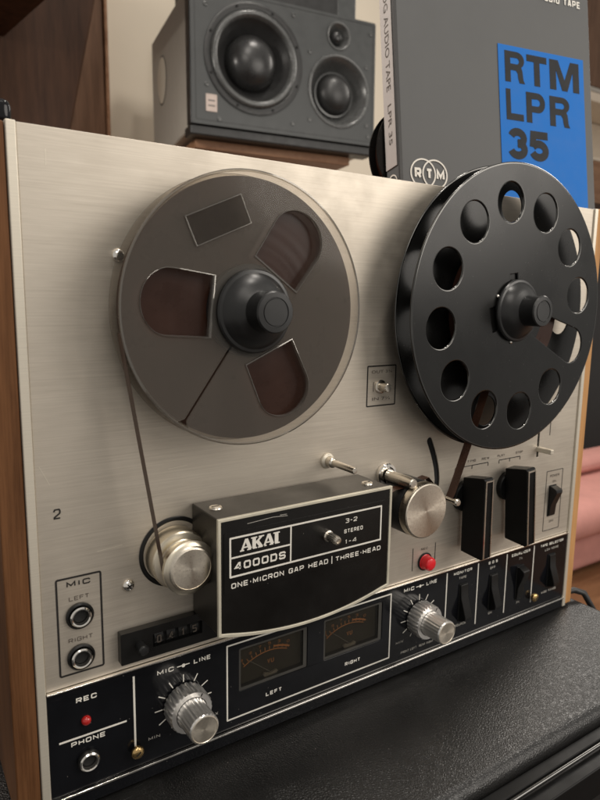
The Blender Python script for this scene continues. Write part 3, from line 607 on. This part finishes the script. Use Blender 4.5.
for a in WA:     # raised bead round each window
    w0 = window(a); c = (sum(p[0] for p in w0) / len(w0), sum(p[1] for p in w0) / len(w0))
    lo = [[(c[0] + (p[0] - c[0]) * k, c[1] + (p[1] - c[1]) * k, d) for p in w0] for k, d in ((1.035, DF1 + .00003), (1.028, DF1 + .0007), (1.008, DF1 + .0008), (.992, DF1 + .0004), (.972, DF0 - .0004))]
    bm = bmesh.new(); V = [[bm.verts.new((x_, -d_, z_)) for x_, z_, d_ in l] for l in lo]
    for A_, B_ in zip(V[:-1], V[1:]):
        for q_ in range(len(A_)): bm.faces.new((A_[q_], A_[(q_ + 1) % len(A_)], B_[(q_ + 1) % len(A_)], B_[q_]))
    fin(bm, 'window_bead', 'clear_polish', ff, smooth=45)
la = radians(113.5); lab = [loc2(.0438 + u, v, la) for u, v in ((-.0070, -.0150), (-.0070, .0150), (.0070, .0150), (.0070, -.0150))]
lab2 = [loc2(.0438 + u, v, la) for u, v in ((-.0064, -.0144), (-.0064, .0144), (.0064, .0144), (.0064, -.0144))]
plate('label_recess', lab, [lab2], DF1 + .00002, DF1 + .0006, 'clear_polish', ff, bevel=.00025)
plate('label_area', lab2, [], DF1 + .00003, DF1 + .0001, 'smoke_plastic', ff)
lathe('hub', [(.0170, DB0 + .0002), (.0218, DB0 + .0013), (.0218, DF0 - .0001), (.0170, DF1 + .0003), (.0150, DF1 + .0003)], LX, LZ, 'rubber', rl, 72)
def pack(r, ri, parent, lx, lz):
    prof = [(ri, T0), (r, T0), (r, T1)]
    k = 26
    for i in range(1, k): prof.append((r - (r - ri) * i / k, T1 + random.uniform(-.00005, .00002)))
    prof.append((ri, T1)); return lathe('tape_pack', prof, lx, lz, 'tape_pack', parent, 128, smooth=30)
pack(.0612, .0219, rl, LX, LZ)
# right: black 7 inch reel with twelve round holes
RX, RZ, RR = .2882, .2422, .0889
rr_ = thing('tape_reel', 'large black take-up reel with twelve round holes on the right spindle', 'tape reel', (RX, -DB0, RZ), 'reels on the deck')
def rp(r, a): return (RX + r * cos(a), RZ + r * sin(a))
holes = [circ(*rp(.0658, radians(9 + 30 * k)), .0121, 40) for k in range(12) if k != 11]
sa = radians(339)
def slot_hole():
    c = rp(.0658, sa); pts = [(c[0] + .0121 * cos(sa - pi / 2 + pi * i / 20), c[1] + .0121 * sin(sa - pi / 2 + pi * i / 20)) for i in range(21)]
    for u, v in ((.0225, .0078), (.0225, -.0078)): pts.append((RX + u * cos(sa) - v * sin(sa), RZ + u * sin(sa) + v * cos(sa)))
    return pts
def keyway(a, r0=.0172, r1=.0228, w=.0036):
    return [(RX + u * cos(a) - v * sin(a), RZ + u * sin(a) + v * cos(a)) for u, v in ((r0, -w), (r1, -w), (r1, w), (r0, w))]
keys = [keyway(radians(99)), keyway(radians(196), w=.0075)]
plate('front_flange', circ(RX, RZ, RR, 200), holes + [slot_hole()] + keys, DF0, DF1, 'reel_black', rr_, bevel=.0008, bseg=3)
bholes = [circ(*rp(.0658, radians(24 + 30 * k)), .0098, 40) for k in (2, 8, 11)]  # most holes closed: solid black stands in for shade behind the front holes
plate('back_flange', circ(RX, RZ, RR, 200), bholes, DB0, DB1, 'reel_black', rr_, bevel=.00045, bseg=3)
for dd_, nm_ in ((DF1, 'front_rim'), (DB1, 'back_rim')):
    lathe(nm_, [(RR - .0010, dd_ + .00004), (RR - .0003, dd_ + .00012), (RR + .00025, dd_ - .0003), (RR + .00025, dd_ - .0009), (RR - .0002, dd_ - .0012)], RX, RZ, 'edge_polish', rr_, 200, smooth=60)
for k in range(12):
    if k == 11: continue
    hx, hz = rp(.0658, radians(9 + 30 * k)); lathe('hole_rim', [(.0127, DF1 + .00005), (.0123, DF1 + .00002), (.0119, DF1 - .0004), (.0118, DF1 - .0010)], hx, hz, 'edge_polish', rr_, 48, smooth=60)
lathe('hub', [(.012, DB1), (.0300, DB1), (.0300, DF0 - .0003), (.012, DF0 - .0003)], RX, RZ, 'reel_black', rr_, 96)
pack(.0480, .0301, rr_, RX, RZ)
# hub caps
def cap(cx, cz, label, d0):
    c = thing('reel_cap', label, 'reel cap', (cx, -d0, cz), 'rubber caps on the reels')
    lathe('cap_skirt', [(.0100, d0), (.0188, d0), (.0195, d0 + .0006), (.0195, d0 + .0018), (.0189, d0 + .0026), (.0176, d0 + .0029), (.0168, d0 + .0040), (.0148, d0 + .0062), (.0124, d0 + .0078), (.0104, d0 + .0087), (.0094, d0 + .0094)], cx, cz, 'cap_rubber', c, 96, smooth=28)
    kn = lathe('cap_knob', [(.0094, d0 + .0094), (.0092, d0 + .0110), (.0092, d0 + .0178), (.0094, d0 + .0184), (.0094, d0 + .0194), (.0088, d0 + .0201), (.0067, d0 + .0202), (.0065, d0 + .0198), (.0061, d0 + .0198), (.0059, d0 + .0202), (0, d0 + .0202)], cx, cz, 'cap_rubber', c, 72, smooth=28)
cap(LX, LZ, 'black rubber hub cap holding the clear reel on the left spindle', DF1 + .0004)
cap(RX, RZ, 'black rubber hub cap in the middle of the big black reel', DF1 + .0003)
for a in (154, 262, 25):
    a = radians(a); lathe('spindle_fin', [(.0011, DF1 - .001), (.0011, DF1 + .0006), (.0006, DF1 + .0010), (0, DF1 + .0011)], *rp(.0199, a), 'chrome', rr_, 12)
# ---- loose tape between the reels
def tangent(c1, r1, c2, r2, side):   # outer tangent of two circles, left (-1) or right (+1)
    dx, dz = c2[0] - c1[0], c2[1] - c1[1]; L = hypot(dx, dz); a = atan2(dz, dx); be = math.acos((r1 - r2) / L) * side
    t = a + be; return (c1[0] + r1 * cos(t), c1[1] + r1 * sin(t)), (c2[0] + r2 * cos(t), c2[1] + r2 * sin(t)), t
p1, p2, ta = tangent((LX, LZ), .0613, (gx, gz), .0112, -1)
path = [p1, ((p1[0] * 2 + p2[0]) / 3, (p1[1] * 2 + p2[1]) / 3), ((p1[0] + p2[0] * 2) / 3, (p1[1] + p2[1] * 2) / 3), p2]
for k in range(1, 9):
    t = ta + (radians(268) - (ta % (2 * pi))) * k / 8; path.append((gx + .0112 * cos(t), gz + .0112 * sin(t)))
path += [(.0900, .1082), (.1320, .1060)]
TD0, TD1 = .0132, .0188
mt_ = thing('magnetic_tape', 'thin brown magnetic tape threaded from the clear reel past the heads to the black reel', 'tape', (.15, -.016, .13))
ribbon('tape_run', path, TD0, TD1, 'tape', mt_)
ribbon('tape_run', [(.1320, .1060), (.1560, .1130), (.1880, .1330), (.1990, .1372), (.2035, .1374), (.2075, .1372), (.2120, .1380), (.2260, .1410), (.2395, .1275), (.2440, .1225), (.2475, .1232), (.2500, .1275), (.2570, .1440), (.2640, .1610), (.2715, .1790), (.2760, .1905), (.2790, .1944), (.2830, .1941)], TD0, TD1 + .0006, 'tape', mt_)

# ================================================================== SPEAKER ON ITS SHELF
def frame_mat(o, yaw, pitch=0., lean=0.):
    ex = Vector((cos(yaw), sin(yaw), 0)); n = Vector((-sin(yaw), cos(yaw), 0))
    ey = n * cos(pitch) + Vector((0, 0, sin(pitch))); ez = ex.cross(ey)
    return Matrix(((ex.x, ey.x, ez.x, o[0]), (ex.y, ey.y, ez.y, o[1]), (ex.z, ey.z, ez.z, o[2]), (0, 0, 0, 1)))
SW, SH, SD = .383, .237, .283
SM = frame_mat((.4522, .8306, .5553), -.1412, -.0232)
sp = thing('studio_speaker', 'grey three-way studio speaker lying on its side on the wall shelf', 'speaker', matrix=SM)
# cabinet: bottom corners of the front are chamfered back
prof = [(-.002, .0), (.004, -.006), (SD, -.016), (SD, SH), (-.002, SH)]
bm = bmesh.new(); A = [bm.verts.new((0, y + .010, z)) for y, z in prof]; B = [bm.verts.new((SW, y + .010, z)) for y, z in prof]
bm.faces.new(A); bm.faces.new(B[::-1])
for i in range(4): bm.faces.new((A[i], A[(i + 1) % 5], B[(i + 1) % 5], B[i]))
fin(bm, 'cabinet', 'speaker_side', sp, bevel=.004)
WC, MC, TC = (.122, .126), (.300, .096), (.298, .198)
bf = plate('baffle', rrect(.001, SW - .001, .001, SH - .001, .004), [circ(*WC, .0835, 72), circ(*MC, .0640, 64), circ(*TC, .0225, 40)], -.0079, .004, 'speaker_front', sp, bevel=.002)
box('lower_edge', -.001, SW + .001, .0005, .040, -.017, .0005, 'speaker_dark', sp, bevel=.003)
box('corner_edge', -.0015, .004, -.0035, .022, .0, SH, 'speaker_dark', sp, bevel=.002)
frame('baffle_line', .008, SW - .006, .008, SH - .006, .0012, .0041, 'speaker_dark', bf, .003)
wf = lathe('woofer', [(.0975, .0042), (.0975, .0058), (.0950, .0066), (.0880, .0066), (.0850, .0050)], *WC, 'speaker_dark', sp, 96)
lathe('surround', [(.0850, .0050), (.0838, .0085), (.0790, .0105), (.0740, .0085), (.0715, .0020)], *WC, 'speaker_rim', wf, 96, smooth=60)
lathe('cone', [(.0715, .0020), (.0600, -.0130), (.0450, -.0270)], *WC, 'speaker_cone', wf, 96, smooth=60)
lathe('dust_cap', [(.0500, -.0240), (.0470, -.0080), (.0390, .0040), (.0260, .0110), (.0120, .0140), (0, .0145)], *WC, 'dust_cap', wf, 72, smooth=60)
for k in range(8):
    a = radians(22.5 + 45 * k); lathe('woofer_screw', [(.0028, .0066), (.0026, .0080), (0, .0082)], WC[0] + .0915 * cos(a), WC[1] + .0915 * sin(a), 'void', wf, 10)
md = lathe('midrange_horn', [(.0690, .0042), (.0680, .0060), (.0650, .0062), (.0620, .0040), (.0560, -.0060), (.0480, -.0200), (.0440, -.0240)], *MC, 'speaker_rim', sp, 80, smooth=50)
lathe('dome_ring', [(.0445, -.0240), (.0430, -.0190), (.0395, -.0185), (.0380, -.0240)], *MC, 'speaker_rim', md, 64, smooth=50)
lathe('dome', [(.0385, -.0240), (.0370, -.0120), (.0310, -.0030), (.0210, .0030), (.0100, .0055), (0, .0060)], *MC, 'speaker_cone', md, 64, smooth=60)
tw = lathe('tweeter', [(.0265, .0042), (.0262, .0056), (.0240, .0058), (.0215, .0040), (.0160, -.0070), (.0130, -.0090)], *TC, 'speaker_rim', sp, 56, smooth=50)
lathe('dome', [(.0135, -.0090), (.0125, -.0030), (.0085, .0012), (.0040, .0028), (0, .0030)], *TC, 'dust_cap', tw, 40, smooth=60)
plate('badge', rrect(.027, .048, .024, .054, .001), [], .0042, .0052, 'badge_metal', bf, bevel=.0003)
bar('badge_line', .031, .034, .044, .034, .002, .0053, 'speaker_front', bf); bar('badge_line', .031, .043, .044, .043, .002, .0053, 'speaker_front', bf)
for x, z in ((.029, .071), (.029, .205), (.201, .218), (.371, .214), (.369, .019), (.200, .024), (.236, .160), (.362, .150), (.236, .036), (.365, .040), (.052, .014)):
    lathe('baffle_screw', [(.0042, .0042), (.0040, .0055), (.0022, .0058), (.0020, .0050), (0, .0050)], x, z, 'speaker_rim', bf, 14)
# oval hand grip in the left side
bm = bmesh.new(); n = 40
ring = [[bm.verts.new((-.0004 + k * .0, .205 + rr * .036 * cos(2 * pi * i / n), .135 + rr * .048 * sin(2 * pi * i / n))) for i in range(n)] for k, rr in ((0, 1.0), (1, .93))]
inn = [bm.verts.new((.0045, .205 + .031 * cos(2 * pi * i / n), .135 + .043 * sin(2 * pi * i / n))) for i in range(n)]
for i in range(n): bm.faces.new((ring[0][i], ring[0][(i + 1) % n], ring[1][(i + 1) % n], ring[1][i]))
fin(bm, 'grip_rim', 'speaker_dark', sp, smooth=40)
bm = bmesh.new(); c = [bm.verts.new((-.0008, .205 + .0335 * cos(2 * pi * i / n), .135 + .0445 * sin(2 * pi * i / n))) for i in range(n)]; c2 = [bm.verts.new((-.0022, .207 + .029 * cos(2 * pi * i / n), .137 + .040 * sin(2 * pi * i / n))) for i in range(n)]
for i in range(n): bm.faces.new((c[i], c[(i + 1) % n], c2[(i + 1) % n], c2[i]))
bm.faces.new(c2); fin(bm, 'hand_grip', 'wall_paint', sp, smooth=40)
# small dark box on top of the speaker
SM2 = SM @ Matrix.Translation((.02, .045, SH + .0002))
ub = thing('equipment_box', 'dark grey box standing on top of the studio speaker', 'box', matrix=SM2)
box('housing', .02, .345, 0, .20, .0005, .16, 'speaker_front', ub, bevel=.004); box('front_plate', .03, .300, -.006, -.0005, .006, .15, 'speaker_dark', ub, bevel=.002)
# shelf under the speaker
shM = SM @ Matrix.Translation((0, 0, -.0165))
sh = thing('wall_shelf', 'brown wooden shelf board carrying the studio speaker', 'shelf', matrix=shM)
box('board', .016, .345, .030, .44, -.0165, -.0008, 'shelf_wood', sh, bevel=.001)
box('bracket', .06, .30, .17, .43, -.034, -.0168, 'dark_walnut', sh, bevel=.002)

# ================================================================== TAPE BOX STANDING ON THE DECK
yaw, lean = -.19556, .15286
ex = Vector((cos(yaw), sin(yaw), 0)); n_ = Vector((-sin(yaw), cos(yaw), 0)); ez = Vector((0, 0, cos(lean))) + n_ * sin(lean); ey = ez.cross(ex)
BM_ = Matrix(((ex.x, ey.x, ez.x, .28031), (ex.y, ey.y, ez.y, .07485), (ex.z, ey.z, ez.z, .3190), (0, 0, 0, 1)))
tb = thing('tape_box', 'grey cardboard tape box with blue label standing behind the black reel', 'tape box', matrix=BM_)
BW, BH, BT = .190, .190, .0195
box('carton', 0, BW, 0, BT, 0, BH, 'box_card', tb, bevel=.0008)
box('spine_edge', -.0006, .0022, -.0004, .0014, .0004, BH - .0004, 'box_dark', tb, bevel=.0003)
plate('blue_label', [(.0931, .0050), (.1815, .0050), (.1815, .1305), (.0931, .1305)], [], .0003, .0005, 'box_blue', tb)
bl_ = .00055
def arcp(cx, cz, rx, rz, a0, a1, n=10): return [(cx + rx * cos(radians(a0 + (a1 - a0) * i / n)), cz + rz * sin(radians(a0 + (a1 - a0) * i / n))) for i in range(n + 1)]
BIG = {'R': ([(0, 0), (0, 1)] + arcp(.60, .735, .36, .265, 90, -55, 14) + [(.86, .40), (.90, .12), (.97, 0), (.70, 0), (.645, .13), (.62, .30), (.54, .39), (.275, .39), (.275, 0)], [[(.275, .60), (.275, .79)] + arcp(.58, .70, .125, .10, 90, -90, 8)]),
 'P': ([(0, 0), (0, 1)] + arcp(.58, .675, .36, .325, 90, -90, 16) + [(.275, .35), (.275, 0)], [[(.275, .56), (.275, .78)] + arcp(.55, .675, .14, .115, 90, -90, 8)]),
 'T': ([(0, 1), (1, 1), (1, .78), (.645, .78), (.645, 0), (.355, 0), (.355, .78), (0, .78)], []), 'L': ([(0, 0), (0, 1), (.27, 1), (.27, .22), (1, .22), (1, 0)], []),
 'M': ([(0, 0), (0, 1), (.29, 1), (.5, .36), (.71, 1), (1, 1), (1, 0), (.785, 0), (.785, .66), (.59, 0), (.41, 0), (.215, .66), (.215, 0)], [])}
def big(ch, x0, x1, z0, z1):
    f_ = lambda p: (x0 + p[0] * (x1 - x0), z0 + p[1] * (z1 - z0)); o_, hs = BIG[ch]; plate('letter', [f_(p) for p in o_], [[f_(p) for p in q] for q in hs], bl_, bl_ + PR, 'box_letter', tb)
def bigs(ch, x0, x1, z0, z1):
    wt = .0063; bm = bmesh.new(); cx, w_, h_ = (x0 + x1) / 2, (x1 - x0) / 2 - wt / 2, z1 - z0; rz = h_ / 4 - wt / 4 + .0002
    if ch == '3': L = [arcp(cx, z1 - wt / 2 - rz, w_ * .93, rz, 165, -90, 16), arcp(cx, z0 + wt / 2 + rz, w_, rz * 1.04, 90, -165, 16)]
    else: L = [[(x1 - .001, z1 - wt / 2), (x0 + wt * .70, z1 - wt / 2), (x0 + wt * .55, z0 + h_ * .46)], arcp(cx - .0003, z0 + wt / 2 + h_ * .225, w_, h_ * .225, 150, -160, 20)]
    for k, l in enumerate(L): strip(bm, l, wt, -bl_ - PR - .00003 * k)
    bmesh.ops.recalc_face_normals(bm, faces=bm.faces); me = bpy.data.meshes.new('letter'); bm.to_mesh(me); bm.free(); link_obj('letter', me, 'box_letter', tb)
for ch, x0, x1 in (('R', .0993, .1195), ('T', .1212, .1418), ('M', .1448, .1762)): big(ch, x0, x1, .1018, .1262)
for ch, x0, x1 in (('L', .0993, .1165), ('P', .1194, .1400), ('R', .1436, .1655)): big(ch, x0, x1, .0718, .0962)
bigs('3', .0994, .1192, .0413, .0660); bigs('5', .1210, .1412, .0413, .0655)
text('AUDIO TAPE', .1590, .1755, .0056, .0430, .0004, 'white_print', tb, .02)
for cx in (.0195, .0298):
    plate('logo_ring', circ(cx, .0222, .0112, 48), [circ(cx, .0222, .0101, 48)], .0004 + (.0001 if cx > .02 else 0), .0005 + (.0001 if cx > .02 else 0), 'white_print', tb)
for s, x in (('R', .0148), ('T', .0247), ('M', .0346)): text(s, x, .0222, .0078, .0058 if s != 'M' else .0072, .0006, 'white_print', tb, .04)
# spine label (left side of the box)
bm = bmesh.new(); bm_box(bm, -.0009, -.0004, .0030, .0185, .028, .186); fin(bm, 'spine_label', 'box_label', tb)
def spine_text(s, z0, z1, mat, w=.0085, x=-.0010, yc=.0100):
    me = text_mesh(s, .01); xs = [v.co.x for v in me.vertices]; ys = [v.co.y for v in me.vertices]; x0, x1, y0, y1 = min(xs), max(xs), min(ys), max(ys)
    for v in me.vertices:
        t = (v.co.x - x0) / (x1 - x0); u = (v.co.y - y0) / (y1 - y0); v.co = Vector((x, yc + (.5 - u) * w, z1 - t * (z1 - z0)))
    link_obj('lettering', me, mat, tb)
spine_text('ANALOG AUDIO TAPE', .085, .183, 'faint_print', .006); spine_text('LPR 35', .045, .075, 'faint_print', .005)
bm = bmesh.new(); k = 28
o1 = [bm.verts.new((-.0009, .010 + .0072 * cos(2 * pi * i / k), .0155 + .0072 * sin(2 * pi * i / k))) for i in range(k)]; o2 = [bm.verts.new((-.0009, .010 + .0062 * cos(2 * pi * i / k), .0155 + .0062 * sin(2 * pi * i / k))) for i in range(k)]
for i in range(k): bm.faces.new((o1[i], o1[(i + 1) % k], o2[(i + 1) % k], o2[i]))
fin(bm, 'logo_ring', 'white_print', tb)
# spare reel behind the box that it leans on
SRM = BM_ @ Matrix.Translation((.036, BT + .001, .040))
sr = thing('spare_reel', 'small dark spare reel standing behind the grey tape box', 'tape reel', matrix=SRM)
lathe('flange', [(.02, -.0012), (.0430, -.0012), (.0430, -.0001), (.02, -.0001)], 0, .004, 'reel_black', sr, 96)
lathe('flange', [(.02, -.0132), (.0430, -.0132), (.0430, -.0120), (.02, -.0120)], 0, .004, 'reel_black', sr, 96)
lathe('tape_pack', [(.02, -.0118), (.038, -.0118), (.038, -.0014), (.02, -.0014)], 0, .004, 'tape_pack', sr, 96)
# black object at the deck's left top corner
co = thing('plastic_case', 'small glossy black case lying on the left end of the deck top', 'case', (-.03, .06, .3165))
soft_box('case_lid', -.085, .0066, .0180, .10, .3190, .3300, .0035, 'black_gloss', co); soft_box('case_base', -.086, .0072, .0175, .101, .3164, .3192, .001, 'satin_steel', co)

# ================================================================== BACKGROUND FURNITURE
wc = thing('wooden_cabinet', 'tall walnut cabinet standing against the cream wall', 'cabinet', (.1, 1.1, FZ))
box('side_board', .19, .4130, 1.20, 1.298, FZ, 1.45, 'mid_walnut', wc, bevel=.002)
box('edge_strip', .4135, .4210, 1.19, 1.298, FZ, 1.45, 'shelf_wood', wc, bevel=.002)
box('front_board', -.35, .19, 1.18, 1.298, FZ, 1.45, 'dark_walnut', wc, bevel=.002)
# leaning dark board with sloping edge
bm = bmesh.new(); q = [(-.25, -.44), (.105, -.44), (.323, .596), (.380, .849), (.482, 1.30), (-.25, 1.30)]
bm_plate(bm, q, [], -1.16, -1.14); ob = fin(bm, 'wooden_board', 'dark_walnut', bevel=.003); tag(ob, 'dark brown board with a slanting edge leaning at the walnut cabinet', 'board')
hb = thing('hanging_cabinet', 'very dark wooden box hanging in the upper left corner', 'cabinet', (-.1, .9, .75))
bm = bmesh.new(); A = [(-.30, .60, .735), (.277, .60, .735), (.200, 1.13, .735), (-.30, 1.13, .735)]
v0 = [bm.verts.new(p) for p in A]; v1 = [bm.verts.new((p[0], p[1], 1.2)) for p in A]; bm.faces.new(v0[::-1]); bm.faces.new(v1)
for i in range(4): bm.faces.new((v0[i], v0[(i + 1) % 4], v1[(i + 1) % 4], v1[i]))
fin(bm, 'housing', 'dark_walnut', hb, bevel=.003)
# pink armchair on the right
pa = thing('pink_armchair', 'pink upholstered armchair on the wooden floor behind the deck', 'armchair', (1.75, .75, FZ))
soft_box('seat_base', 1.22, 2.2, .60, .82, FZ + .012, -.335, .02, 'pink_fabric', pa); soft_box('seat_cushion', 1.20, 2.2, .55, .82, -.334, -.240, .04, 'pink_fabric', pa); soft_box('back_cushion', 1.22, 2.2, .72, .82, -.240, -.190, .03, 'pink_fabric', pa)
dp = box('dark_screen', 1.5, 3.2, 1.26, 1.30, -.40, .48, 'charcoal', None, bevel=.004); tag(dp, 'charcoal grey screen panel standing behind the pink armchair', 'screen')
rs = thing('bookcase', 'brown and cream shelf unit at the right edge behind the tape box', 'shelf unit', (2.6, 1.5, FZ))
for z0, z1, m_ in ((.50, .70, 'dark_walnut'), (.70, .885, 'shelf_wood'), (.885, .90, 'pale_plaster'), (1.13, 1.17, 'pale_plaster'), (1.17, 1.19, 'speaker_side'), (1.19, 1.6, 'mid_walnut')): box('shelf_board', 2.3, 3.4, 1.50, 1.75, z0, z1 - .002, m_, rs, bevel=.002)
box('back_panel', 2.3, 3.4, 1.70, 1.74, .905, 1.125, 'pale_plaster', rs, bevel=0)
for o in bpy.data.objects:
    if '_w' in o: del o['_w']
